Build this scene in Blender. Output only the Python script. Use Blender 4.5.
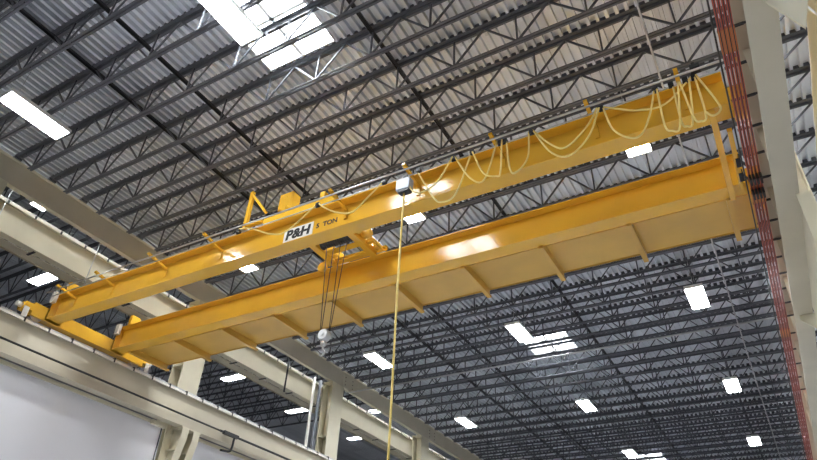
import bpy, bmesh, math
from mathutils import Vector, Matrix

# ------------------------------------------------------------------ scene, camera, light
sc = bpy.context.scene
for o in list(bpy.data.objects):
    bpy.data.objects.remove(o)
C = sc.collection
EYE = 1.6            # camera height above the floor; every z below is measured from the eye

cam_d = bpy.data.cameras.new('camera')
cam_d.sensor_width = 36.0
cam_d.lens = 628.15 / 817 * 36.0
cam_d.clip_end = 300
cam = bpy.data.objects.new('camera', cam_d)
C.objects.link(cam)
r_ = Vector((0.8669945, 0.4963343, 0.0444152))
u_ = Vector((0.2565195, -0.5209412, 0.8141363))
f_ = Vector((-0.4272215, 0.6944584, 0.5789727))
M = Matrix((r_, u_, -f_)).transposed().to_4x4()
M.translation = Vector((0, 0, EYE))
cam.matrix_world = M
sc.camera = cam

world = bpy.data.worlds.new('sky')
sc.world = world
world.use_nodes = True
bg = world.node_tree.nodes['Background']
bg.inputs[0].default_value = (0.93, 0.97, 1.0, 1)
bg.inputs[1].default_value = 12.0

LAMP = 40.0          # emission of the high-bay lamp tubes
sc.view_settings.view_transform = 'Standard'
sc.view_settings.look = 'None'
sc.view_settings.gamma = 1.0
sc.view_settings.use_curve_mapping = False
sc.view_settings.exposure = 1.34
sc.cycles.use_denoising = True
sc.cycles.max_bounces = 8
sc.cycles.diffuse_bounces = 5
sc.cycles.sample_clamp_indirect = 6.0

# ------------------------------------------------------------------ materials
def mat(name, col, rough=0.5, metal=0.0, noise=0.0, nscale=3.0, stretch=(1, 1, 1), emit=0.0, spec=0.5, bump=0.0):
    m = bpy.data.materials.new(name)
    m.use_nodes = True
    nt = m.node_tree
    b = nt.nodes['Principled BSDF']
    b.inputs['Base Color'].default_value = (*col, 1)
    b.inputs['Roughness'].default_value = rough
    b.inputs['Metallic'].default_value = metal
    b.inputs['Specular IOR Level'].default_value = spec
    if emit:
        b.inputs['Emission Color'].default_value = (0.95, 0.98, 1.0, 1)
        b.inputs['Emission Strength'].default_value = emit
    if noise or bump:
        tc = nt.nodes.new('ShaderNodeTexCoord')
        mp = nt.nodes.new('ShaderNodeMapping')
        mp.inputs['Scale'].default_value = stretch
        nz = nt.nodes.new('ShaderNodeTexNoise')
        nz.inputs['Scale'].default_value = nscale
        nz.inputs['Detail'].default_value = 4
        nt.links.new(tc.outputs['Object'], mp.inputs['Vector'])
        nt.links.new(mp.outputs['Vector'], nz.inputs['Vector'])
        if noise:
            rp = nt.nodes.new('ShaderNodeValToRGB')
            rp.color_ramp.elements[0].position = 0.3
            rp.color_ramp.elements[1].position = 0.7
            rp.color_ramp.elements[0].color = (*[c * (1 - noise) for c in col], 1)
            rp.color_ramp.elements[1].color = (*[min(1, c * (1 + noise)) for c in col], 1)
            nt.links.new(nz.outputs['Fac'], rp.inputs['Fac'])
            nt.links.new(rp.outputs['Color'], b.inputs['Base Color'])
        if bump:
            bp = nt.nodes.new('ShaderNodeBump')
            bp.inputs['Strength'].default_value = bump
            nt.links.new(nz.outputs['Fac'], bp.inputs['Height'])
            nt.links.new(bp.outputs['Normal'], b.inputs['Normal'])
    return m

def deck_mat():
    m = mat('galvanised_deck', (0.47, 0.48, 0.51), 0.40, 0.45)
    nt = m.node_tree
    b = nt.nodes['Principled BSDF']
    tc = nt.nodes.new('ShaderNodeTexCoord')
    sx = nt.nodes.new('ShaderNodeSeparateXYZ')
    nt.links.new(tc.outputs['Object'], sx.inputs[0])
    # sheets: one tone per deck sheet (0.85 m wide, 6.9 m long)
    def snap(out, step):
        a = nt.nodes.new('ShaderNodeMath'); a.operation = 'DIVIDE'; a.inputs[1].default_value = step
        f = nt.nodes.new('ShaderNodeMath'); f.operation = 'FLOOR'
        nt.links.new(out, a.inputs[0]); nt.links.new(a.outputs[0], f.inputs[0])
        return f.outputs[0]
    cb = nt.nodes.new('ShaderNodeCombineXYZ')
    nt.links.new(snap(sx.outputs[0], 0.85), cb.inputs[0])
    nt.links.new(snap(sx.outputs[1], 6.9), cb.inputs[1])
    wn = nt.nodes.new('ShaderNodeTexWhiteNoise')
    nt.links.new(cb.outputs[0], wn.inputs['Vector'])
    nz = nt.nodes.new('ShaderNodeTexNoise')
    nz.inputs['Scale'].default_value = 2.2
    mp = nt.nodes.new('ShaderNodeMapping'); mp.inputs['Scale'].default_value = (1.6, 0.35, 1)
    nt.links.new(tc.outputs['Object'], mp.inputs[0]); nt.links.new(mp.outputs[0], nz.inputs['Vector'])
    ad = nt.nodes.new('ShaderNodeMath'); ad.operation = 'ADD'
    nt.links.new(wn.outputs['Value'], ad.inputs[0]); nt.links.new(nz.outputs['Fac'], ad.inputs[1])
    rp = nt.nodes.new('ShaderNodeValToRGB')
    rp.color_ramp.elements[0].position = 0.3; rp.color_ramp.elements[1].position = 1.4 / 1.5
    rp.color_ramp.elements[0].color = (0.55, 0.575, 0.62, 1)
    rp.color_ramp.elements[1].color = (0.80, 0.825, 0.87, 1)
    hf = nt.nodes.new('ShaderNodeMath'); hf.operation = 'MULTIPLY'; hf.inputs[1].default_value = 0.66
    nt.links.new(ad.outputs[0], hf.inputs[0])
    nt.links.new(hf.outputs[0], rp.inputs['Fac']); nt.links.new(rp.outputs['Color'], b.inputs['Base Color'])
    return m

def glass_mat():
    m = bpy.data.materials.new('skylight_glazing'); m.use_nodes = True
    nt = m.node_tree
    nt.nodes.remove(nt.nodes['Principled BSDF'])
    out = nt.nodes['Material Output']
    tr = nt.nodes.new('ShaderNodeBsdfTranslucent'); tr.inputs[0].default_value = (0.95, 0.97, 1, 1)
    tp = nt.nodes.new('ShaderNodeBsdfTransparent')
    mx = nt.nodes.new('ShaderNodeMixShader'); mx.inputs[0].default_value = 0.5
    nt.links.new(tp.outputs[0], mx.inputs[1]); nt.links.new(tr.outputs[0], mx.inputs[2])
    nt.links.new(mx.outputs[0], out.inputs['Surface'])
    return m

DECK = deck_mat()
GLASS = glass_mat()
JOIST = mat('joist_grey_paint', (0.095, 0.098, 0.115), 0.5, 0.0, 0.12, 2.0)
BEIGE = mat('beige_steel_paint', (0.55, 0.50, 0.385), 0.5, 0, 0.06, 1.2)
CREAM = mat('cream_steel_paint', (0.66, 0.61, 0.46), 0.45, 0, 0.06, 1.2)
YEL = mat('crane_yellow_paint', (0.75, 0.42, 0.040), 0.11, 0, 0.06, 1.5)
WALKY = mat('walkway_yellow_paint', (0.60, 0.355, 0.060), 0.35, 0, 0.08, 1.5)
PIPEG = mat('dark_grey_pipe', (0.16, 0.17, 0.19), 0.45, 0.2)
STEEL = mat('bare_steel', (0.55, 0.55, 0.56), 0.35, 0.7, 0.1, 4)
RAILW = mat('worn_bright_rail', (0.74, 0.71, 0.64), 0.4, 0.1, 0.1, 5)
DARK = mat('black_steel', (0.018, 0.018, 0.020), 0.5)
GREYB = mat('grey_enclosure', (0.52, 0.56, 0.63), 0.4)
RED = mat('red_conductor_cover', (0.45, 0.075, 0.045), 0.45, 0, 0.25, 5, (1, 0.25, 1))
ORANGE = mat('orange_conductor_cover', (0.50, 0.15, 0.04), 0.45, 0, 0.3, 5, (1, 0.25, 1))
CABLE = mat('yellow_cable_jacket', (0.86, 0.66, 0.20), 0.5, 0, 0.08, 9)
WHITE = mat('white_enamel', (0.82, 0.82, 0.80), 0.4)
PANEL = mat('white_wall_sheet', (0.72, 0.715, 0.75), 0.7, 0, 0.03, 0.8)
FLOORM = mat('sealed_concrete', (0.60, 0.61, 0.64), 0.5, 0, 0.12, 0.6)
LAMPM = mat('lit_lamp', (0.9, 0.9, 0.9), 0.4, emit=LAMP)
INK = mat('black_lettering', (0.008, 0.008, 0.009), 0.5)
BROWN = mat('dark_brown_lettering', (0.05, 0.028, 0.010), 0.5)
SIGNW = mat('white_sign_face', (0.85, 0.84, 0.80), 0.45)
ROPE = mat('wire_rope', (0.05, 0.04, 0.03), 0.5, 0.4)
WALLM = mat('grey_wall_sheet', (0.30, 0.30, 0.31), 0.7, 0, 0.05, 0.7)

# ------------------------------------------------------------------ mesh helpers
class B:
    """collects shapes of one part (eye-relative metres)"""
    def __init__(self): self.v = []; self.f = []; self.smooth = []
    def add(self, vs, fs, smooth=False):
        n = len(self.v)
        self.v += [tuple(p) for p in vs]
        self.f += [tuple(i + n for i in f) for f in fs]
        self.smooth += [smooth] * len(fs)
        return self
    def box(self, x0, x1, y0, y1, z0, z1):
        vs = [(x, y, z) for z in (z0, z1) for y in (y0, y1) for x in (x0, x1)]
        return self.add(vs, [(0, 2, 3, 1), (4, 5, 7, 6), (0, 1, 5, 4), (2, 6, 7, 3), (0, 4, 6, 2), (1, 3, 7, 5)])
    def bar(self, p, q, w, h=None, up=(0, 0, 1)):
        p, q = Vector(p), Vector(q); h = h or w
        d = (q - p).normalized(); up = Vector(up)
        if abs(d.dot(up)) > 0.99: up = Vector((0, 1, 0))
        s = d.cross(up).normalized() * (w / 2); t = s.cross(d).normalized() * (h / 2)
        vs = [a + i * s + j * t for a in (p, q) for i, j in ((-1, -1), (1, -1), (1, 1), (-1, 1))]
        return self.add(vs, [(3, 2, 1, 0), (4, 5, 6, 7), (0, 1, 5, 4), (1, 2, 6, 5), (2, 3, 7, 6), (3, 0, 4, 7)])
    def prism(self, pts, d):
        """planar polygon pts extruded by vector d"""
        n = len(pts); d = Vector(d)
        vs = [Vector(p) for p in pts] + [Vector(p) + d for p in pts]
        fs = [tuple(range(n - 1, -1, -1)), tuple(range(n, 2 * n))] + [(i, (i + 1) % n, n + (i + 1) % n, n + i) for i in range(n)]
        return self.add(vs, fs)
    def tube(self, pts, r, n=8, smooth=True):
        pts = [Vector(p) for p in pts]; rings = []; s = None
        for i, p in enumerate(pts):
            a = pts[max(i - 1, 0)]; b = pts[min(i + 1, len(pts) - 1)]
            d = (b - a)
            if d.length < 1e-6: d = Vector((0, 0, 1))
            d.normalize()
            if s is None:
                s = d.cross(Vector((0, 0, 1)))
                if s.length < 0.05: s = d.cross(Vector((0, 1, 0)))
            s = (s - d * s.dot(d))
            if s.length < 1e-4: s = d.orthogonal()
            s.normalize(); t = d.cross(s)
            rings.append([p + r * (math.cos(k * 2 * math.pi / n) * s + math.sin(k * 2 * math.pi / n) * t) for k in range(n)])
        vs = [v for rg in rings for v in rg]; m = len(pts)
        fs = [(i * n + k, i * n + (k + 1) % n, (i + 1) * n + (k + 1) % n, (i + 1) * n + k) for i in range(m - 1) for k in range(n)]
        self.add(vs, fs, smooth)
        return self.add([], []) if False else self._caps(len(self.v) - len(vs), n, m)
    def _caps(self, base, n, m):
        self.f += [tuple(base + k for k in range(n - 1, -1, -1)), tuple(base + (m - 1) * n + k for k in range(n))]
        self.smooth += [False, False]
        return self
    def cyl(self, p, q, r, n=16): return self.tube([p, q], r, n)
    def lathe(self, c, axis, prof, n=18):
        """prof: (distance along axis, radius) rings"""
        c = Vector(c); a = Vector(axis).normalized(); s = a.orthogonal().normalized(); t = a.cross(s)
        vs = [c + a * h + r * (math.cos(k * 2 * math.pi / n) * s + math.sin(k * 2 * math.pi / n) * t) for h, r in prof for k in range(n)]
        m = len(prof)
        fs = [(i * n + k, i * n + (k + 1) % n, (i + 1) * n + (k + 1) % n, (i + 1) * n + k) for i in range(m - 1) for k in range(n)]
        self.add(vs, fs, True)
        return self._caps(len(self.v) - len(vs), n, m)

ORG = {}             # world origin of every thing and part, eye-relative
def link_mesh(name, b, m, org, bevel=0.0):
    me = bpy.data.meshes.new(name)
    me.from_pydata([tuple(Vector(v) - org) for v in b.v], [], b.f)
    for p, s in zip(me.polygons, b.smooth): p.use_smooth = s
    bm = bmesh.new(); bm.from_mesh(me); bmesh.ops.recalc_face_normals(bm, faces=bm.faces); bm.to_mesh(me); bm.free()
    me.materials.append(m)
    o = bpy.data.objects.new(name, me); C.objects.link(o)
    if bevel:
        md = o.modifiers.new('bevel', 'BEVEL'); md.width = bevel; md.segments = 2; md.limit_method = 'ANGLE'
    return o
def part(name, b, m, parent, label=None, bevel=0.0):
    o = link_mesh(name, b, m, ORG[parent.name], bevel)
    o.parent = parent; ORG[o.name] = ORG[parent.name]
    if label: o['label'] = label
    return o
def tag(o, label, cat, group=None, kind=None):
    o['label'] = label; o['category'] = cat
    if group: o['group'] = group
    if kind: o['kind'] = kind
    return o
def thing(name, label, cat, loc, group=None, kind=None):
    o = bpy.data.objects.new(name, None); C.objects.link(o)
    o.empty_display_size = 0.2
    loc = Vector(loc); ORG[o.name] = loc; o.location = loc + Vector((0, 0, EYE))
    return tag(o, label, cat, group, kind)
def solo(name, b, m, label, cat, group=None, kind=None, bevel=0.0):
    lo = [min(v[i] for v in b.v) for i in range(3)]; hi = [max(v[i] for v in b.v) for i in range(3)]
    org = Vector(((lo[0] + hi[0]) / 2, (lo[1] + hi[1]) / 2, lo[2]))
    o = link_mesh(name, b, m, org, bevel); o.location = org + Vector((0, 0, EYE)); ORG[o.name] = org
    return tag(o, label, cat, group, kind)
def struct(name, b, m, label, cat):
    o = link_mesh(name, b, m, Vector((0, 0, 0))); o.location = (0, 0, EYE); ORG[o.name] = Vector((0, 0, 0))
    return tag(o, label, cat, None, 'structure')
def dup(root, delta, label):
    """copy a thing with its parts and sub-parts, moved by delta"""
    r = root.copy(); C.objects.link(r); r.location = root.location + Vector(delta); r['label'] = label
    ORG[r.name] = ORG[root.name] + Vector(delta)
    for ch in root.children:
        c = ch.copy(); C.objects.link(c); c.parent = r
        for g in ch.children:
            d = g.copy(); C.objects.link(d); d.parent = c
    return r
ORD = ['first', 'second', 'third', 'fourth', 'fifth', 'sixth', 'seventh', 'eighth', 'ninth', 'tenth', 'eleventh', 'twelfth',
       'thirteenth', 'fourteenth', 'fifteenth', 'sixteenth', 'seventeenth', 'eighteenth', 'nineteenth', 'twentieth']
def spline(pts, n=6):
    P = [Vector(p) for p in pts]; P = [2 * P[0] - P[1]] + P + [2 * P[-1] - P[-2]]; out = []
    for i in range(1, len(P) - 2):
        for k in range(n):
            t = k / n; a, b_, c, d = P[i - 1:i + 3]
            out.append(0.5 * ((2 * b_) + (c - a) * t + (2 * a - 5 * b_ + 4 * c - d) * t * t + (3 * b_ - a - 3 * c + d) * t ** 3))
    out.append(P[-2]); return out
def wbeam(parent, axis, a0, a1, c, z0, z1, bf, tf, tw, m, names=('web', 'top_flange', 'bottom_flange'), whole=None):
    """I-beam running along axis x or y between a0 and a1, centre c on the other axis"""
    def bx(cw0, cw1, z_0, z_1):
        return B().box(a0, a1, cw0, cw1, z_0, z_1) if axis == 'x' else B().box(cw0, cw1, a0, a1, z_0, z_1)
    w = part(names[0], bx(c - tw / 2, c + tw / 2, z0 + tf, z1 - tf), m, parent)
    host = w if whole else parent
    t = part(names[1], bx(c - bf / 2, c + bf / 2, z1 - tf, z1), m, host)
    b_ = part(names[2], bx(c - bf / 2, c + bf / 2, z0, z0 + tf), m, host)
    return w, t, b_

# ------------------------------------------------------------------ the building shell
FL = -EYE
Y0, Y1 = -9.0, 46.0
XL, XR = -29.0, 9.0
struct('floor', B().box(XL, XR, Y0, Y1, FL - 0.2, FL), FLOORM, 'pale sealed concrete factory floor', 'floor')
struct('wall_right', B().box(XR, XR + 0.2, Y0, Y1, FL, 12.3), WALLM, 'far right grey sheet wall beyond the neighbouring bay', 'wall')
struct('wall_far_left', B().box(XL - 0.2, XL, Y0, Y1, FL, 12.3), WALLM, 'grey sheet wall at the far left of the neighbouring bay', 'wall')
struct('wall_back', B().box(XL, XR, Y0 - 0.2, Y0, FL, 12.3), WALLM, 'grey sheet wall behind the viewer', 'wall')
struct('wall_front', B().box(XL, XR, Y1, Y1 + 0.2, FL, 12.3), WALLM, 'grey sheet end wall of the hall', 'wall')

ZD = 9.69
PITCH = 0.17
SKY_X0 = -6.88; SKY_N = 9; SKY_X1 = SKY_X0 + SKY_N * PITCH
SKY_Y = [(2.90, 5.66), (19.05, 20.45), (33.9, 35.4)]
def deck(name, x_from, x_to, z, openings, label):
    b = B()
    n0 = math.ceil((x_from - SKY_X0) / PITCH); n1 = math.floor((x_to - SKY_X0) / PITCH)
    prof = [(0, 0), (0.055, 0), (0.066, 0.095), (0.159, 0.095), (PITCH, 0)]
    for i in range(n0, n1):
        x0 = SKY_X0 + i * PITCH
        spans = [(Y0, Y1)]
        if openings and 0 <= i < SKY_N:
            spans = []; y = Y0
            for a, c in SKY_Y: spans.append((y, a)); y = c
            spans.append((y, Y1))
        for a, c in spans:
            vs = [(x0 + px, yy, z + pz) for yy in (a, c) for px, pz in prof]
            b.add(vs, [(k, k + 1, k + 6, k + 5) for k in range(4)])
    return struct(name, b, DECK, label, 'ceiling')
deck('ceiling', -14.35, 1.75, ZD, True, 'corrugated galvanised metal roof deck over the crane bay')
deck('ceiling_right', 1.75, XR, ZD, False, 'corrugated metal roof deck seen past the right runway beam')
deck('ceiling_left', XL, -14.35, 11.9, False, 'higher corrugated roof deck of the neighbouring bay at left')
struct('wall_step', B().box(-14.40, -14.36, Y0, Y1, 9.6, 11.95), WALLM, 'grey sheet step wall between low and high roofs', 'wall')

# skylights
def skylight(y0, y1, label):
    t = thing('skylight', label, 'skylight', ((SKY_X0 + SKY_X1) / 2, y0, ZD), 'roof skylights')
    zt = ZD + 0.32
    fr = B()
    fr.box(SKY_X0 - 0.03, SKY_X0, y0 - 0.03, y1 + 0.03, ZD, zt); fr.box(SKY_X1, SKY_X1 + 0.03, y0 - 0.03, y1 + 0.03, ZD, zt)
    fr.box(SKY_X0, SKY_X1, y0 - 0.03, y0, ZD, zt); fr.box(SKY_X0, SKY_X1, y1, y1 + 0.03, ZD, zt)
    part('curb', fr, WHITE, t)
    part('pane', B().box(SKY_X0, SKY_X1, y0, y1, zt - 0.02, zt), GLASS, t)
    xm = (SKY_X0 + SKY_X1) / 2
    part('mullion', B().box(xm - 0.035, xm + 0.035, y0, y1, ZD + 0.02, ZD + 0.1), WHITE, t)
    for k in (1, 2):
        ym = y0 + (y1 - y0) * k / 3
        part('mullion', B().box(SKY_X0, SKY_X1, ym - 0.03, ym + 0.03, ZD + 0.02, ZD + 0.1), WHITE, t)
    return t
skylight(*SKY_Y[0], 'bright white skylight beside the nearest lit lamp at the top of the roof')
skylight(*SKY_Y[1], 'bright skylight in the roof beyond the crane, touching a lit lamp')
skylight(*SKY_Y[2], 'farthest skylight, a bright sliver at the bottom edge of the roof')

# ------------------------------------------------------------------ roof joists
ZB, ZT = 8.92, ZD
JX0, JX1 = -14.05, 2.42
NODE = 1.21
def chord(z, x0, x1, y, up, w=0.045, h=0.06, g=0.010):
    """double-angle chord: a wide flat leg and two standing legs"""
    b = B()
    t = 0.012
    s = 1 if up else -1
    for sg in (-1, 1):
        ya, yb = sorted((y + sg * g, y + sg * (g + w)))
        b.box(x0, x1, ya, yb, min(z, z + s * t), max(z, z + s * t))
        yc, yd = sorted((y + sg * g, y + sg * (g + t)))
        b.box(x0, x1, yc, yd, min(z + s * t, z + s * h), max(z + s * t, z + s * h))
    # spacer plates that tie the two angles together
    x = x0 + 0.3
    while x < x1:
        b.box(x - 0.05, x + 0.05, y - g, y + g, min(z + s * 0.02, z + s * 0.06), max(z + s * 0.02, z + s * 0.06)); x += NODE
    return b
OVER_SKY = set()     # flute shade blocks that would stand in a skylight opening
def joist(y, x0, x1, zt, zb, label, group, detailed, x_ref=-5.78):
    t = thing('roof_joist', label, 'roof joist', ((x0 + x1) / 2, y, zb), group)
    k0 = math.ceil((x0 + 0.9 - x_ref) / NODE); k1 = math.floor((x1 - 0.9 - x_ref) / NODE)
    nodes = [x_ref + k * NODE for k in range(k0, k1 + 1)]
    part('top_chord', chord(zt, x0, x1, y, False, 0.078, 0.055, 0.010), JOIST, t)
    part('bottom_chord', chord(zb, nodes[0] - 0.08, nodes[-1] + 0.08, y, True), JOIST, t)
    zl, zh = zb + 0.035, zt - 0.035
    if zt == ZD and x0 < -10:      # added dark blocks imitating the shade in the deck flutes above the chord
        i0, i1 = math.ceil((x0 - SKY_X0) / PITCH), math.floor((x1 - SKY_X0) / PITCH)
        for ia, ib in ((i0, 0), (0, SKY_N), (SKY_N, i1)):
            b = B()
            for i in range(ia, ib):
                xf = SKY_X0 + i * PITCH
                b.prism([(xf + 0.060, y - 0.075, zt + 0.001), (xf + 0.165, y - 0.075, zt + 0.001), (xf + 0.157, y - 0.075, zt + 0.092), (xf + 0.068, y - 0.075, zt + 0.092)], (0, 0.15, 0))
            c = part('flute_shade', b, JOIST, t)
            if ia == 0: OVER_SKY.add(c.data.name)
    if detailed:
        for x in nodes:
            for s in (-1, 1):
                xe = x + s * NODE / 2
                if x == nodes[0] and s < 0: xe = x0 + 0.12
                if x == nodes[-1] and s > 0: xe = x1 - 0.12
                part('diagonal', B().bar((x, y, zl), (xe, y, zh), 0.034, 0.028, (0, 1, 0)), JOIST, t)
            part('upright', B().bar((x, y, zl), (x, y, zh), 0.030, 0.026, (0, 1, 0)), JOIST, t)
    else:
        pts = [(x0 + 0.12, y, zh)]
        for x in nodes:
            pts += [(x, y, zl), (x, y, zh), (x, y + 0.001, zl), (x + NODE / 2 if x != nodes[-1] else x1 - 0.12, y, zh)]
        b = B()
        v = []
        for p in pts:
            for dy, dx in ((-0.014, -0.016), (0.014, -0.016), (0.014, 0.016), (-0.014, 0.016)):
                v.append((p[0] + dx, p[1] + dy, p[2]))
        fs = [(i * 4 + k, i * 4 + (k + 1) % 4, i * 4 + 4 + (k + 1) % 4, i * 4 + 4 + k) for i in range(len(pts) - 1) for k in range(4)]
        b.add(v, fs)
        part('web_bar', b, JOIST, t)
    return t
ROWY = [3.81, 9.64, 16.75, 23.6, 30.35]
ROWN = ['nearest row of roof lamps', 'second row of roof lamps', 'third row of roof lamps', 'fourth row of roof lamps', 'fifth row of roof lamps']
def joist_label(y, i):
    below = [k for k, ry in enumerate(ROWY) if ry < y]
    if not below:
        return 'dark grey open-web roof joist, %s one on the near side of the nearest lamps' % ORD[len([q for q in JY if y < q < ROWY[0]])]
    k = below[-1]
    return 'dark grey open-web roof joist, %s one beyond the %s' % (ORD[len([q for q in JY if ROWY[k] < q < y])], ROWN[k])
near = far = None
GJ = 'open-web joists under the roof of the crane bay'
JY = [3.05 + 0.917 * k for k in range(-2, 10)] + [12.33, 13.36, 14.4, 15.4, 16.33, 17.25, 18.1, 18.95, 19.82]
while JY[-1] < 36.5: JY.append(JY[-1] + 0.93)
seen_lab = {}
for i, y in enumerate(JY):
    lab = joist_label(y, i)
    if y < 14:
        if near is None: near = joist(y, JX0, JX1, ZT, ZB, lab, GJ, True)
        else: dup(near, (0, y - ORG[near.name].y, 0), lab)
    else:
        if far is None: far = joist(y, JX0, JX1, ZT, ZB, lab, GJ, False)
        else: dup(far, (0, y - ORG[far.name].y, 0), lab)
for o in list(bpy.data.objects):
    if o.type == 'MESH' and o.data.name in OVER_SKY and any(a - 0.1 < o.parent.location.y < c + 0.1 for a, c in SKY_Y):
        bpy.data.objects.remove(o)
# neighbouring bay on the right, wider spacing
rj = None
for i, y in enumerate((6.64, 8.17, 9.70, 11.23, 12.76, 14.29)):
    lab = 'dark roof joist seen right of the right runway beam, %s from the top' % ORD[i]
    if rj is None: rj = joist(y, 2.45, XR - 0.02, ZT, ZB, lab, 'joists seen past the right runway beam', True, 2.9)
    else: dup(rj, (0, y - ORG[rj.name].y, 0), lab)
# neighbouring bay on the left, higher roof
lj = None
for i in range(20):
    y = 4.4 + 1.15 * i
    lab = 'dark roof joist of the higher left bay, %s from the left edge of the photo' % ORD[i]
    if lj is None: lj = joist(y, XL + 0.02, -14.45, 11.9, 10.95, lab, 'joists of the higher bay at left', False, -20.0)
    else: dup(lj, (0, y - ORG[lj.name].y, 0), lab)

solo('sprinkler_pipe', B().cyl((-14.05, 19.06, 8.865), (0.95, 19.06, 8.865), 0.028, 10), STEEL, 'long pale grey pipe under the joists beyond the far girder', 'pipe')
# bridging angles that run across the joists
for x, lab in ((-9.98, 'dark bridging bar crossing the joists at upper left, left one of a pair'), (-8.55, 'dark bridging bar crossing the joists at upper left, right one of a pair'),
               (-4.56, 'dark bridging bar crossing the joists right of the nearest skylight')):
    b = B().box(x - 0.03, x + 0.03, Y0 + 0.1, 36.8, 9.600, 9.608).box(x - 0.03, x - 0.022, Y0 + 0.1, 36.8, 9.54, 9.600)
    solo('bridging_bar', b, DARK, lab, 'bridging bar', 'bridging bars across the joists')
solo('conduit', B().cyl((-0.195, 1.0, 8.78), (-0.195, 36.0, 8.78), 0.017, 8), STEEL, 'thin grey conduit under the joists, passing behind the near girder', 'conduit')

# ------------------------------------------------------------------ roof girder on the left column row
def roof_girder():
    t = thing('roof_girder', 'long beige roof girder carrying the left ends of the joists', 'roof girder', (-14.2, 10, 8.98))
    part('web', B().box(-14.12, -14.10, Y0, Y1, 8.98, 9.60), BEIGE, t)
    part('top_flange', B().box(-14.24, -14.02, Y0, Y1, 9.585, 9.60), BEIGE, t)
    part('bottom_flange', B().box(-14.24, -14.095, Y0, Y1, 8.97, 8.985), BEIGE, t)
    seat = None
    for y in JY:
        part('joist_seat', B().box(-14.2, -13.98, y - 0.09, y + 0.09, 9.602, 9.66), JOIST, t)
    for yc in (11.5, 18.4, 25.3):
        g = part('splice_plate', B().prism([(-14.09, yc + 0.32, 8.99), (-14.09, yc + 1.0, 9.04), (-14.09, yc + 1.0, 9.5), (-14.09, yc + 0.32, 9.55)], (0.014, 0, 0)), BEIGE, t)
        bb = B()
        for yy in (yc + 0.42, yc + 0.9):
            for zz in (9.1, 9.25, 9.4): bb.cyl((-14.076, yy, zz), (-14.055, yy, zz), 0.018, 6)
        part('bolt', bb, DARK, g)
    return t
roof_girder()

# columns of the left row (W sections)
def column_left(yc, label):
    t = thing('support_column', label, 'column', (-14.28, yc, FL), 'beige columns of the left row')
    part('front_flange', B().box(-14.085, -14.06, yc - 0.36, yc + 0.36, FL, 8.965), CREAM, t)
    part('back_flange', B().box(-14.52, -14.495, yc - 0.36, yc + 0.36, FL, 8.965), CREAM, t)
    part('web', B().box(-14.495, -14.085, yc - 0.012, yc + 0.012, FL, 8.965), CREAM, t)
    part('cap_plate', B().box(-14.54, -14.06, yc - 0.38, yc + 0.38, 8.966, 8.97), CREAM, t)
    part('stiffener', B().box(-14.495, -14.085, yc - 0.35, yc - 0.012, 6.9, 6.92), CREAM, t)
    return t
for yc, lab in ((4.6, 'beige steel column at the left edge, left of the crane'), (11.5, 'beige steel column behind the left end of the far girder'),
                (18.4, 'tall beige steel column standing right of the grey hook block'), (25.3, 'farther beige steel column near the bottom of the pendant cable'),
                (32.2, 'farthest beige steel column of the left row')):
    column_left(yc, lab)

# high runway of the neighbouring bay on the left
def high_runway():
    t = thing('high_runway_beam', 'deep cream runway beam of the neighbouring bay behind the left columns', 'runway beam', (-14.8, 12, 8.32))
    part('web', B().box(-14.70, -14.68, Y0, Y1, 8.14, 8.83), CREAM, t)
    part('top_flange', B().box(-15.0, -14.60, Y0, Y1, 8.83, 8.85), CREAM, t)
    part('bottom_flange', B().box(-14.90, -14.66, Y0, Y1, 8.12, 8.14), CREAM, t)
    sp = part('surge_plate', B().box(-15.26, -14.94, Y0, Y1, 8.11, 8.13), BEIGE, t)
    part('edge_channel', B().box(-15.275, -15.26, Y0, Y1, 8.07, 8.20), BEIGE, sp)
    y = 5.0
    while y < 34:
        part('plate_bracket', B().box(-15.02, -14.72, y - 0.03, y + 0.03, 8.092, 8.108), DARK, t); y += 1.45
    r = part('rail', B().box(-14.72, -14.60, Y0, Y1, 8.852, 8.92), RAILW, t)
    y = 3.2
    while y < 34:
        part('rail_clip', B().box(-14.598, -14.58, y - 0.02, y + 0.02, 8.81, 8.90), DARK, r); y += 0.72
    return t
high_runway()
for (y, za, zb, r), lab in (((5.2, 7.0, 9.0, 0.012), 'thin steel hanger rod at the left edge of the photo'), ((7.7, 7.4, 9.0, 0.012), 'thin steel hanger rod above the crane left end'),
                          ((15.7, 7.75, 9.0, 0.03), 'thick black hanger strap in front of the cream beam')):
    b = B().cyl((-14.3, y, za), (-14.3, y, zb), r, 8).box(-14.33, -14.27, y - 0.03, y + 0.03, zb - 0.03, 8.968)
    solo('hanger_rod', b, DARK if r > 0.02 else STEEL, lab, 'hanger rod', 'rods hanging from the roof girder')
for yy, rr_, m_, lab in ((17.44, 0.055, RAILW, 'pale vertical pipe left of the column by the hook block, outer of two'), (17.80, 0.065, PIPEG, 'dark grey vertical pipe tight beside the column by the hook block')):
    solo('downpipe', B().cyl((-14.47, yy, FL), (-14.47, yy, 8.95), rr_, 12), m_, lab, 'pipe')

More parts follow.
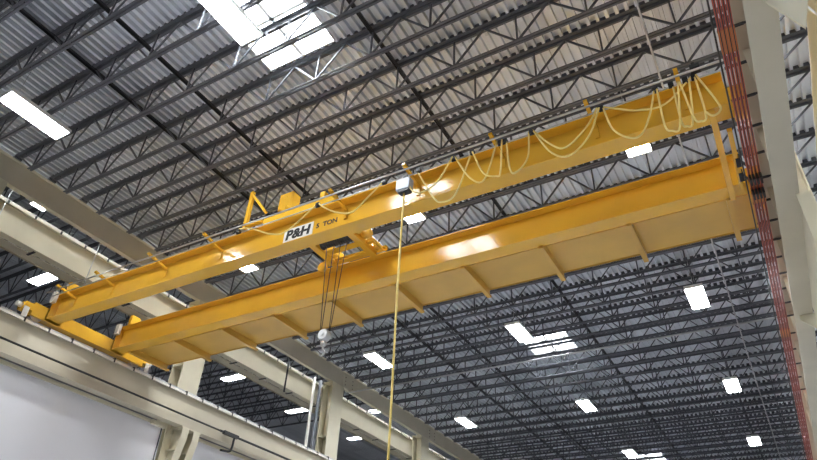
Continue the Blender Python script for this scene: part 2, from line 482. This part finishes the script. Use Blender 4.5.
# ------------------------------------------------------------------ crane runways
RZ0, RZ1 = 5.14, 6.00
def runway(xc, side, name_label, m):
    t = thing('runway_beam', name_label, 'runway beam', (xc, 10, RZ0))
    wbeam(t, 'y', Y0, Y1, xc, RZ0, RZ1, 0.27, 0.022, 0.014, m)
    return t
XRL, XRR = -13.745, 0.865
rl = runway(XRL, 1, 'beige runway beam at lower left carrying the crane left wheels', BEIGE)
rr = runway(XRR, -1, 'beige runway beam at right running beside the red conductor bars', BEIGE)
for y in (2.9, 4.35, 5.79, 7.20, 8.55, 9.94, 11.29, 12.7, 14.1, 15.5, 17, 18.4):
    part('stiffener', B().box(XRR - 0.1, XRR - 0.007, y - 0.006, y + 0.006, RZ0 + 0.022, RZ1 - 0.022), BEIGE, rr)
def rail(xc, label, clips):
    t = thing('crane_rail', label, 'rail', (xc, 10, RZ1), 'runway rails')
    b = B().box(xc - 0.065, xc + 0.065, Y0, Y1, RZ1, RZ1 + 0.012).box(xc - 0.012, xc + 0.012, Y0, Y1, RZ1 + 0.012, RZ1 + 0.05).box(xc - 0.032, xc + 0.032, Y0, Y1, RZ1 + 0.05, RZ1 + 0.08)
    part('rail_bar', b, STEEL, t)
    y = 3.4
    while y < 24 and clips:
        part('rail_clip', B().box(xc + 0.066, xc + 0.15, y - 0.018, y + 0.018, RZ1 + 0.001, RZ1 + 0.035).box(xc + 0.142, xc + 0.155, y - 0.018, y + 0.018, RZ1 - 0.075, RZ1 + 0.035), DARK, t); y += 0.595
    return t
rail(XRL, 'steel crane rail with dark clips on the left runway beam', True)
rail(XRR, 'steel crane rail on top of the right runway beam', False)
solo('edge_strip', B().box(XRL + 0.1355, XRL + 0.140, Y0, Y1, RZ1 - 0.06, RZ1 - 0.002), RAILW, 'pale worn edge strip along the left runway beam top', 'edge strip')
# conduit on the left runway
cx = XRL + 0.16
solo('conduit', B().tube([(cx, Y0, 5.40), (cx, 12.68, 5.40)], 0.026, 8).cyl((cx - 0.03, 5, 5.40), (cx - 0.146, 5, 5.40), 0.01, 6), DARK, 'thin black conduit along the left runway beam side', 'conduit')
b = B().tube(spline([(cx, 26, 5.40), (cx, 13.6, 5.40), (cx, 13.25, 5.40), (cx + 0.02, 13.15, 5.33), (cx + 0.02, 13.13, 5.1), (cx + 0.02, 13.05, 4.95), (cx + 0.02, 12.72, 4.90)], 5), 0.032, 10)
b.box(cx - 0.05, cx + 0.05, 12.72, 13.3, 5.36, 5.45)
solo('cable_sleeve', b, DARK, 'thick black cable on the left runway with a bent loose end hanging down', 'cable')

# brackets under the left runway
def runway_bracket(yc, label, xb=-14.055):
    t = thing('runway_bracket', label, 'bracket', (-13.9, yc, 4.0), 'brackets under the left runway beam')
    for s in (-1, 1):
        y = yc + s * 0.2
        part('gusset', B().prism([(xb, y - 0.012, 3.6), (-13.93, y - 0.012, 3.6), (-13.62, y - 0.012, 4.85), (-13.62, y - 0.012, 5.10), (xb, y - 0.012, 5.10)], (0, 0.024, 0)), CREAM, t)
        f = part('flange', B().prism([(-13.93, y - 0.11, 3.6), (-13.91, y - 0.11, 3.6), (-13.60, y - 0.11, 4.85), (-13.60, y - 0.11, 5.10), (-13.62, y - 0.11, 5.10), (-13.62, y - 0.11, 4.85)], (0, 0.22, 0)), CREAM, t)
        part('stiffener', B().box(xb + 0.005, -13.75, y - 0.1, y + 0.1, 4.55, 4.575), CREAM, t)
    part('seat_plate', B().box(xb, -13.60, yc - 0.34, yc + 0.34, 5.10, 5.137), CREAM, t)
    return t
runway_bracket(11.6, 'cream double bracket under the runway at the bottom left, between white wall sheets')
runway_bracket(18.4, 'cream bracket under the runway beam farther along', -13.98)
# white sheets below the left runway
struct('wall_left', B().box(-14.05, -14.03, Y0, 11.02, FL, 5.16), PANEL, 'large white wall sheet below the left runway', 'wall')
struct('wall_left_far', B().box(-14.05, -14.03, 12.12, Y1, FL, 5.16), PANEL, 'white wall sheet right of the cream bracket', 'wall')
solo('trim_bar', B().box(-14.025, -13.985, Y0, 10.75, 5.06, 5.135), CREAM, 'cream header bar along the top of the white sheet', 'header bar')
solo('trim_bar', B().box(-14.025, -13.985, 12.2, 30, 5.06, 5.135), CREAM, 'cream header bar right of the bracket, over the white sheet', 'header bar')
solo('drop_cable', B().cyl((-14.0, 10.95, 1.5), (-14.0, 10.95, 5.12), 0.015, 8), DARK, 'black vertical cable at the right edge of the white wall sheet', 'cable')
solo('junction_box', B().box(-14.0, -13.9, 10.55, 11.0, 5.02, 5.13), CREAM, 'small cream box beside the cream bracket', 'box', bevel=0.008)

# ------------------------------------------------------------------ right side: conductor bars, pegs, columns
CONX = (0.560, 0.602, 0.644, 0.686)
CNAME = ('leftmost', 'second from the left', 'third from the left', 'rightmost')
for x, nm in zip(CONX, CNAME):
    t = thing('conductor_bar', 'red insulated conductor bar on the right runway, %s of four' % nm, 'conductor bar', (x, 10, 5.75), 'conductor bars along the right runway')
    part('cover', B().box(x - 0.015, x + 0.015, Y0, Y1, 5.76, 5.80), RED, t)
    part('contact_strip', B().box(x - 0.005, x + 0.005, Y0, Y1, 5.754, 5.76), DARK, t)
    for ya in (1.6, 5.2, 8.2, 13.0):
        part('joint_cover', B().box(x - 0.0195, x + 0.0195, ya, ya + 0.35, 5.757, 5.806), ORANGE, t)
y = 4.70
n = 0
PEGN = 0
while y < 24:
    b = B().box(0.54, 0.80, y - 0.014, y + 0.014, 5.808, 5.832)
    b.box(0.79, 0.857, y - 0.010, y + 0.010, 5.812, 5.83)
    solo('conductor_hanger', b, DARK, 'black hanger arm holding the red conductor bars, %s from the top of the photo' % (ORD[n] if n < 20 else 'number %d counted' % (n + 1)), 'hanger arm', 'hanger arms of the conductor bars')
    y += 0.56 if y < 12 else 0.8
    n += 1
    if n >= 20: break
solo('ground_bar', B().box(0.50, 0.518, Y0, 34, 5.77, 5.80), DARK, 'thin black bar left of the red conductor bars', 'bar')

def column_right(yc, label, xf, knee):
    t = thing('support_column', label, 'column', (xf + 0.22, yc, FL), 'beige columns of the right row')
    part('front_flange', B().box(xf, xf + 0.025, yc - 0.2, yc + 0.2, FL, 8.9), CREAM, t)
    part('back_flange', B().box(xf + 0.42, xf + 0.445, yc - 0.2, yc + 0.2, FL, 8.9), CREAM, t)
    part('web', B().box(xf + 0.025, xf + 0.42, yc - 0.01, yc + 0.01, FL, 8.9), CREAM, t)
    part('haunch', B().prism([(x, yc - 0.17, z) for x, z in knee], (0, 0.024, 0)), CREAM, t)
    return t
column_right(4.5, 'beige column top with slanted bracket at the upper right corner', 1.30, [(0.86, 5.138), (0.886, 4.93), (1.05, 4.48), (1.15, 4.78), (1.298, 4.9), (1.298, 5.138)])
column_right(11.3, 'beige column under the right runway at the right edge', 1.20, [(0.80, 5.138), (0.80, 5.05), (1.198, 4.64), (1.198, 5.138)])
t = thing('knee_plate', 'pale triangular steel plate below the right runway beam at the right edge', 'plate', (1.0, 8.7, 4.0))
part('plate', B().prism([(1.0, 7.65, 5.137), (1.0, 10.9, 5.137), (1.0, 10.9, 3.6), (1.0, 9.9, 4.1), (1.0, 7.66, 4.1)], (0.02, 0, 0)), CREAM, t)
part('edge_flange', B().box(0.96, 1.12, 7.63, 7.65, 4.1, 5.137), CREAM, t)
# the neighbouring right bay's runway
t = thing('right_bay_runway_beam', 'pale runway beam of the right bay at the upper right edge', 'runway beam', (1.95, 8, 7.8))
wbeam(t, 'y', Y0, 30, 2.16, 7.8, 8.6, 0.25, 0.02, 0.014, CREAM)
solo('sway_rod', B().cyl((1.10, 5.15, 6.6), (2.10, 7.6, 7.78), 0.012, 8), STEEL, 'thin grey sway rod at the upper right beside the runway beam', 'rod')

# ------------------------------------------------------------------ the bridge crane
GZ0, GZ1 = 6.20, 6.78
GX0, GX1 = -13.60, 0.57
YA, YB = 6.965, 8.745
crane = thing('bridge_crane', 'yellow double-girder overhead bridge crane spanning the bay', 'crane', (-6.5, 7.85, 6.08))
GIRD = {}
for nm, yc in (('near', YA), ('far', YB)):
    w = part('girder', B().box(GX0, GX1, yc - 0.006, yc + 0.006, GZ0 + 0.018, GZ1 - 0.018), YEL, crane, 'yellow crane girder nearer the viewer, with sign' if nm == 'near' else 'yellow crane girder with the walkway behind it')
    part('top_flange', B().box(GX0, GX1, yc - 0.165, yc + 0.165, GZ1 - 0.018, GZ1), YEL, w)
    part('bottom_flange', B().box(GX0, GX1, yc - 0.15, yc + 0.15, GZ0, GZ0 + 0.018), YEL, w)
    part('trolley_rail', B().box(GX0 + 0.2, GX1 - 0.2, yc - 0.03, yc + 0.03, GZ1 + 0.001, GZ1 + 0.05), STEEL, w)
    part('end_stop', B().box(GX0 + 0.24, GX0 + 0.34, yc - 0.12, yc + 0.12, GZ1 + 0.051, GZ1 + 0.30), YEL, w)
    part('rubber_bumper', B().box(GX0 + 0.0, GX0 + 0.13, yc - 0.25, yc - 0.166, GZ1 - 0.22, GZ1 + 0.04), RAILW, w, 'pale block on the girder end')
    part('end_plate', B().box(GX0 - 0.015, GX0, yc - 0.165, yc + 0.165, GZ0, GZ1), YEL, w)
    GIRD[nm] = w
# end trucks
for x, ya, yb in ((XRL, 6.25, 9.75), (XRR, 6.25, 9.75)):
    inner = x + 0.13 if x < -5 else x - 0.13
    b = B().box(x - 0.13, x + 0.13, ya + 0.2, yb - 0.2, 6.14, 6.44)
    t_ = part('end_truck', b, YEL, crane, bevel=0.006)
    for yw in (6.62, 9.38):
        part('wheel', B().lathe((x - 0.05, yw, 6.205), (1, 0, 0), [(0, 0.145), (0.015, 0.145), (0.018, 0.122), (0.082, 0.122), (0.085, 0.145), (0.1, 0.145)], 20), STEEL, t_)
    for yy, s in ((ya, -1), (yb, 1)):
        part('nose_plate', B().box(x - 0.14, x + 0.14, min(yy, yy - s * 0.2), max(yy, yy - s * 0.2), 6.22, 6.38), YEL, t_)
        part('bumper', B().cyl((x, yy, 6.3), (x, yy + s * 0.12, 6.3), 0.06, 12), RAILW, t_, 'pale round bumper')
        part('rail_sweep', B().box(x + 0.14, x + 0.155, min(yy, yy - s * 0.12), max(yy, yy - s * 0.12), 6.02, 6.26), RAILW, t_)
for yc in (YA, YB):
    for x0, x1 in ((XRL + 0.13, GX0 - 0.015), (GX1, XRR - 0.13)):
        part('girder_saddle', B().box(min(x0, x1), max(x0, x1), yc - 0.2, yc + 0.2, 6.16, 6.42), YEL, crane)
# walkway along the far girder
WZ = 6.30
wk = part('walkway', B().box(-13.42, 0.60, YB + 0.185, 10.02, WZ, WZ + 0.012), WALKY, crane, 'yellow walkway plate behind the far girder')
part('toe_board', B().box(-13.42, 0.60, 10.02, 10.032, WZ - 0.02, WZ + 0.11), WALKY, wk)
part('edge_channel', B().box(-13.42, 0.60, YB + 0.173, YB + 0.183, WZ - 0.10, WZ + 0.01), WALKY, wk)
for i in range(10):
    x = -13.27 + 1.504 * i
    part('rib', B().box(x - 0.04, x + 0.04, YB + 0.12, 10.09, 6.150, 6.195).box(x - 0.04, x + 0.04, YB + 0.19, 10.015, 6.195, WZ - 0.001), WALKY, wk)
# spacer between the girders at the right end
part('tie_beam', B().box(0.28, 0.36, YA - 0.14, YB + 0.13, 6.13, 6.19), YEL, crane, bevel=0.004)
# current collectors at the right end
for yy in (7.9, 8.25):
    c_ = part('collector_arm', B().bar((0.50, yy, 6.1), (0.62, yy, 5.9), 0.03).box(0.46, 0.52, yy - 0.1, yy + 0.1, 6.05, 6.13), DARK, crane)
    for x in CONX: part('collector_shoe', B().box(x - 0.014, x + 0.014, yy - 0.07, yy + 0.07, 5.66, 5.752), DARK, c_)
part('collector_bracket', B().box(0.44, 0.50, 7.2, 8.6, 6.06, 6.12), YEL, crane)
# festoon rails beside the near girder
RX0, RX1 = -13.45, 0.62
part('festoon_rail', B().cyl((RX0, 6.50, 6.66), (RX1, 6.50, 6.66), 0.016, 8), STEEL, crane, 'grey outer festoon rail')
part('festoon_rail', B().cyl((RX0, 6.655, 6.655), (RX1, 6.655, 6.655), 0.012, 8), STEEL, crane, 'grey inner festoon rail')
for x in (-13.0, -11.71, -10.08, -8.54, -5.58, -4.12, -2.61, -1.16, 0.05):
    rb = part('rail_bracket', B().bar((x, 6.955, 6.625), (x, 6.43, 6.722), 0.055, 0.04).box(x - 0.03, x + 0.03, 6.49, 6.51, 6.66, 6.72), YEL, crane)
    part('web_clip', B().box(x - 0.03, x + 0.03, 6.935, 6.955, 6.44, 6.66), YEL, rb)

# lettering and sign on the near girder
def text_mesh(name, s, size, m, parent, x, y, z, shear=0.0, bold=0.0, fit=None):
    cu = bpy.data.curves.new(name, 'FONT')
    cu.body = s; cu.size = size; cu.extrude = 0.002; cu.offset = bold; cu.shear = shear
    to = bpy.data.objects.new(name, cu); C.objects.link(to)
    bpy.context.view_layer.update()
    me = bpy.data.meshes.new_from_object(to.evaluated_get(bpy.context.evaluated_depsgraph_get()))
    bpy.data.objects.remove(to)
    xs = [v.co.x for v in me.vertices]; ys = [v.co.y for v in me.vertices]
    sx = fit[0] / (max(xs) - min(xs)); sy = fit[1] / (max(ys) - min(ys))
    x0, y0 = min(xs), min(ys)
    for v in me.vertices:
        a = v.co.copy()
        v.co = Vector((x + (a.x - x0) * sx, y - a.z, z + (a.y - y0) * sy)) - ORG[parent.name]
    me.materials.clear(); me.materials.append(m)
    o = bpy.data.objects.new(name, me); C.objects.link(o); o.parent = parent; ORG[o.name] = ORG[parent.name]
    return o
sg = part('sign', B().box(-6.95, -6.29, YA - 0.018, YA - 0.0065, 6.30, 6.62), SIGNW, crane, 'white sign with black lettering on the near girder')
text_mesh('sign_lettering', 'P&H', 0.3, INK, sg, -6.90, YA - 0.021, 6.37, 0.10, 0.013, (0.56, 0.215))
text_mesh('capacity_lettering', '5  TON', 0.15, BROWN, crane, -6.22, YA - 0.0095, 6.44, 0.0, 0.005, (0.46, 0.105))

# ------------------------------------------------------------------ hoist trolley
tr = thing('hoist_trolley', 'yellow hoist trolley sitting on the crane girders behind the sign', 'hoist trolley', (-6.5, 7.85, 6.84))
TZ = 6.84
for x, nm in ((-6.94, 'left'), (-6.04, 'right')):
    f = part('side_frame', B().box(x - 0.05, x + 0.05, 6.78, 8.93, 6.90, 7.10).box(x - 0.07, x + 0.07, 7.15, 8.56, 6.74, 6.90), YEL, tr, bevel=0.006)
    for yw in (YA, YB):
        part('wheel', B().lathe((x - 0.025, yw, 6.945), (1, 0, 0), [(-0.06, 0.10), (-0.03, 0.115), (0.08, 0.115), (0.11, 0.10)], 18), STEEL, f)
part('front_cover', B().box(-7.40, -5.72, 6.79, 6.845, 6.79, 6.935), YEL, tr, bevel=0.006)
part('cross_beam', B().box(-6.87, -6.11, 8.42, 8.54, 6.76, 6.83), YEL, tr)
dp = part('deck_plate', B().box(-6.87, -6.11, 8.06, 8.22, 6.80, 6.812).box(-6.87, -6.11, 8.38, 8.42, 6.80, 6.812).box(-6.87, -6.72, 8.24, 8.35, 6.80, 6.812), YEL, tr)
prof = [(0, 0.11), (0.02, 0.11)]
for k in range(12):
    prof += [(0.03 + k * 0.055, 0.095), (0.045 + k * 0.055, 0.08), (0.07 + k * 0.055, 0.095)]
prof += [(0.70, 0.11), (0.72, 0.11)]
part('rope_drum', B().lathe((-6.85, 7.93, 6.87), (1, 0, 0), prof, 20), DARK, tr, 'dark grooved rope drum')
for x, y, r in ((-6.95, 8.30, 0.095),):
    s = part('sheave', B().lathe((x, y, 6.735), (0.25, 1, 0), [(0, r), (0.02, r), (0.03, r - 0.03), (0.05, r), (0.07, r)], 22), YEL, tr)
part('sheave_guard', B().lathe((-7.24, 8.44, 6.77), (0, 1, 0), [(0, 0.09), (0.02, 0.115), (0.08, 0.115), (0.10, 0.09)], 18).box(-7.2, -7.0, 8.46, 8.54, 6.79, 6.9), YEL, tr)
# motor and gearbox on the right of the trolley
mt = part('hoist_motor', B().lathe((-5.98, 8.02, 6.90), (1, 0, 0), [(0, 0.07), (0.04, 0.07), (0.05, 0.09), (0.16, 0.09), (0.17, 0.07), (0.21, 0.07), (0.22, 0.05)], 18), YEL, tr)
part('gearbox', B().box(-5.98, -5.88, 7.72, 7.90, 6.82, 7.0), YEL, tr, bevel=0.02)
part('brake', B().lathe((-5.94, 8.42, 6.86), (1, 0, 0), [(0, 0.05), (0.02, 0.075), (0.10, 0.075), (0.12, 0.05)], 16), YEL, tr)
part('motor_bracket', B().box(-5.98, -5.80, 8.16, 8.24, 6.80, 6.85).box(-5.84, -5.80, 8.24, 8.56, 6.80, 6.86).box(-5.98, -5.74, 8.52, 8.60, 6.83, 6.90), YEL, tr)
# control box raised above the trolley
cb = part('control_box', B().box(-7.60, -7.26, 7.28, 7.52, 7.50, 7.93), YEL, tr, 'yellow control box standing above the near girder', bevel=0.012)
part('box_lid', B().box(-7.585, -7.275, 7.268, 7.28, 7.52, 7.91), YEL, cb)
part('nameplate', B().box(-7.48, -7.38, 7.262, 7.268, 7.78, 7.82), YEL, cb)
for x in (-7.54, -7.32):
    part('box_leg', B().box(x - 0.018, x + 0.018, 7.44, 7.48, 6.95, 7.50), YEL, cb)
part('box_shelf', B().box(-7.62, -6.89, 7.38, 7.50, 6.93, 6.96), YEL, tr)
part('relay_box', B().box(-7.16, -6.92, 7.40, 7.50, 7.30, 7.52), GREYB, tr, 'small grey box beside the yellow control box', bevel=0.008)
# tow arm post that pulls the festoon
pt = part('tow_post', B().box(-7.83, -7.76, 6.70, 6.77, 6.79, 7.68), YEL, tr, 'yellow upright post left of the control box')
part('post_brace', B().bar((-7.79, 6.735, 7.62), (-7.32, 6.735, 7.02), 0.05, 0.05), YEL, pt)
part('post_foot', B().box(-7.86, -7.40, 6.72, 6.80, 6.84, 6.90), YEL, pt)

# wire ropes and the hook block
HX, HY = -6.44, 7.86
for i, (dx, dxt, yt) in enumerate(((-0.105, -0.27, 7.90), (-0.085, -0.13, 7.94), (0.085, 0.06, 7.90), (0.105, 0.18, 7.94))):
    solo('wire_rope', B().tube([(HX + dx, HY, 4.862), (HX + dxt, yt, 6.772)], 0.008, 6), ROPE, 'dark hoist rope from trolley to hook block, %s of four' % ('leftmost', 'second from the left', 'third from the left', 'rightmost')[i], 'wire rope', 'hoist ropes')
hb = thing('hook_block', 'grey round hook block hanging on ropes below the far girder', 'hook block', (HX, HY, 4.5))
part('block_casing', B().lathe((HX, HY - 0.07, 4.79), (0, 1, 0), [(0, 0.09), (0.015, 0.11), (0.125, 0.11), (0.14, 0.09)], 22), STEEL, hb)
part('sheave_pin', B().cyl((HX, HY - 0.085, 4.79), (HX, HY + 0.085, 4.79), 0.03, 12), STEEL, hb)
part('swivel', B().lathe((HX, HY, 4.585), (0, 0, 1), [(0, 0.035), (0.03, 0.055), (0.08, 0.055), (0.10, 0.03)], 14), STEEL, hb)
hk = [(HX, HY, 4.60), (HX, HY, 4.54)] + [(HX + 0.055 * math.cos(a), HY, 4.47 + 0.06 * math.sin(a)) for a in [math.radians(d) for d in (100, 60, 20, -20, -60, -100, -140, -175)]]
part('hook', B().tube(hk, 0.017, 10), STEEL, hb)

# ------------------------------------------------------------------ pendant and festoon
def sx_(x): return x
pb = thing('pendant_box', 'small grey junction box hanging on the festoon rail, feeding the pendant cable', 'junction box', (-4.18, 6.6, 6.27))
part('enclosure', B().box(-4.31, -4.06, 6.54, 6.68, 6.31, 6.53), GREYB, pb, bevel=0.012)
part('lower_plate', B().box(-4.27, -4.08, 6.55, 6.67, 6.27, 6.308), DARK, pb)
part('hanger', B().box(-4.22, -4.14, 6.60, 6.62, 6.53, 6.64), DARK, pb)
solo('pendant_cable', B().tube([(-4.19, 6.61, 6.29), (-4.20, 6.61, 4.5), (-4.185, 6.62, 2.5), (-4.19, 6.63, 0.2)], 0.016, 8), CABLE, 'long yellow pendant cable hanging straight down from the grey box', 'cable')
loops = [
 [(-7.79, 6.70), (-7.49, 6.62), (-6.91, 6.31), (-6.54, 6.28), (-5.96, 6.66)],
 [(-5.93, 6.66), (-5.74, 6.48), (-5.45, 6.29), (-5.15, 6.21), (-4.84, 6.44), (-4.57, 6.66)],
 [(-4.06, 6.33), (-4.00, 6.22), (-3.83, 6.14), (-3.56, 6.26), (-3.31, 6.66)],
 [(-3.95, 6.62), (-3.65, 5.99), (-3.49, 5.84), (-3.26, 5.93), (-3.0, 6.62)],
 [(-3.28, 6.66), (-3.03, 6.14), (-2.79, 6.01), (-2.56, 6.68)],
 [(-2.97, 6.62), (-2.80, 6.13), (-2.60, 5.99), (-2.53, 6.05), (-2.48, 6.66)],
 [(-2.42, 6.66), (-2.39, 6.06), (-2.29, 5.97), (-2.11, 6.18), (-2.06, 6.66)],
 [(-2.00, 6.66), (-1.77, 6.29), (-1.55, 6.12), (-1.22, 6.38), (-1.04, 6.66)],
 [(-1.98, 6.62), (-1.78, 6.14), (-1.53, 5.94), (-1.22, 6.17), (-1.01, 6.64)],
 [(-0.97, 6.66), (-0.78, 6.53), (-0.53, 6.38), (-0.18, 6.33), (0.22, 6.66)],
 [(-0.96, 6.62), (-0.89, 6.19), (-0.71, 5.94), (-0.55, 5.93), (-0.39, 6.23), (-0.27, 6.62)],
 [(-0.23, 6.62), (-0.25, 5.95), (-0.18, 5.82), (-0.08, 5.86), (0.04, 6.62)],
 [(-0.03, 6.62), (-0.05, 5.95), (0.00, 5.84), (0.08, 5.90), (0.18, 6.62)],
 [(0.06, 6.62), (0.10, 5.95), (0.16, 5.84), (0.24, 5.92), (0.25, 6.62)],
 [(0.27, 6.64), (0.41, 6.05), (0.40, 5.90), (0.31, 5.86), (0.25, 5.95)]]
NL = len(loops)
ENDW = ['rightmost'] + ['%s from the right' % w for w in ORD[1:]]
for i, lp in enumerate(loops):
    y = 6.60 - 0.012 * (i % 3)
    solo('festoon_cable', B().tube(spline([(x, y, z) for x, z in lp], 6), 0.0135, 7), CABLE,
         'sagging yellow cable loop on the near girder, %s along the girder' % ENDW[NL - 1 - i], 'cable', 'festoon cable loops')
clip_x = [-7.79, -5.945, -4.58, -3.93, -3.30, -2.985, -2.52, -2.44, -2.02, -0.99, -0.25, -0.05, 0.13, 0.24]
for i, x in enumerate(clip_x):
    t = thing('cable_carrier', 'small black cable carrier on the inner festoon rail, %s along the girder' % ENDW[len(clip_x) - 1 - i], 'cable carrier', (x, 6.62, 6.60), 'cable carriers on the festoon rail')
    part('carrier_body', B().box(x - 0.035, x + 0.035, 6.575, 6.64, 6.612, 6.672), DARK, t)
    part('carrier_saddle', B().cyl((x - 0.03, 6.60, 6.60), (x + 0.03, 6.60, 6.60), 0.022, 10), DARK, t)
solo('cable_clamp', B().box(0.22, 0.34, 6.47, 6.60, 6.68, 6.74).box(0.25, 0.29, 6.49, 6.55, 6.74, 6.80), DARK, 'black cable clamp cluster at the right end of the festoon rail', 'cable clamp')

# ------------------------------------------------------------------ high-bay lamps
def lamp(x, y, z, along, label, group, L=1.30, W=0.47, drop=0.0, roof=ZD):
    t = thing('ceiling_lamp', label, 'ceiling lamp', (x, y, z), group)
    def bx(l0, l1, w0, w1, z0, z1):
        return (x + w0, x + w1, y + l0, y + l1, z0, z1) if along == 'y' else (x + l0, x + l1, y + w0, y + w1, z0, z1)
    h = L / 2; w = W / 2
    b = B()
    b.box(*bx(-h, h, -w, w, z + 0.07, z + 0.085))
    b.box(*bx(-h, h, -w, -w + 0.012, z + 0.0, z + 0.07)); b.box(*bx(-h, h, w - 0.012, w, z + 0.0, z + 0.07))
    b.box(*bx(-h, -h + 0.03, -w + 0.012, w - 0.012, z + 0.0, z + 0.07)); b.box(*bx(h - 0.03, h, -w + 0.012, w - 0.012, z + 0.0, z + 0.07))
    part('housing', b, WHITE, t)
    for k in range(4):
        c = (k - 1.5) * (W - 0.04) / 4
        part('lamp_tube', B().box(*bx(-h + 0.03, h - 0.03, c - 0.038, c + 0.038, z + 0.012, z + 0.05)), LAMPM, t)
    for s in (-1, 1):
        px, py = (x, y + s * h * 0.7) if along == 'y' else (x + s * h * 0.7, y)
        part('hanger_wire', B().cyl((px, py, z + 0.085), (px, py, roof), 0.005, 6), STEEL, t)
    return t
LX = (-11.2, -6.09, -0.96)
COL = ('left', 'middle', 'right')
first = None
LZ = 8.735
for j, y in enumerate(ROWY):
    for i, x in enumerate(LX):
        row = ('nearest', 'second', 'third', 'fourth', 'farthest')[j]
        lab = 'lit rectangular lamp under the roof, %s one of the %s row' % (COL[i], row)
        if j == 0 and i == 0: lab = 'large lit lamp at the upper left edge of the photo'
        if j == 0 and i == 1: lab = 'large lit lamp at the top edge beside the skylight'
        if j == 0 and i == 2: continue
        if j == 1: lab = 'lit lamp seen between the two crane girders, %s one' % COL[i]
        if first is None: first = lamp(x, y, LZ, 'y', lab, 'lamps under the crane bay roof')
        else: dup(first, (x - LX[0], y - ROWY[0], 0), lab)
for x in LX: dup(first, (x - LX[0], -2.9 - ROWY[0], 0), 'added unseen lit lamp of the row behind the viewer, %s one' % COL[LX.index(x)])  # unseen row behind the camera, added to brighten the roof
for k, y in enumerate((-2.9, 3.81, 10.4, 16.75)): dup(first, (4.6 - LX[0], y - ROWY[0], 0), 'added unseen lit lamp of the bay right of the red bars, %s one' % ORD[k])  # unseen right-bay lamps, also added for more light on the roof
fl = None
for x, y, lab in ((-21.25, 9.95, 'lit lamp of the left bay beside the crane left end'), (-21.25, 19.75, 'lit lamp of the left bay below the far girder'),
                  (-21.25, 24.5, 'lit lamp of the left bay left of the tall column'), (-20.8, 29.5, 'small lit lamp of the left bay right of the tall column'),
                  ):
    if fl is None: fl = lamp(x, y, 10.90, 'x', lab, 'lamps of the higher left bay', 1.25, 0.45, roof=11.9); f0 = (x, y)
    else: dup(fl, (x - f0[0], y - f0[1], 0), lab)
fl = None
for x, y, lab in ((-17.1, 7.25, 'lit lamp seen through the gap above the cream beam at left'), (-17.4, 26.5, 'tiny lit lamp seen through the gap right of the tall column')):
    if fl is None: fl = lamp(x, y, 11.05, 'x', lab, 'lamps seen through the gap under the roof girder', 1.25, 0.45, roof=11.9); f0 = (x, y)
    else: dup(fl, (x - f0[0], y - f0[1], 0), lab)
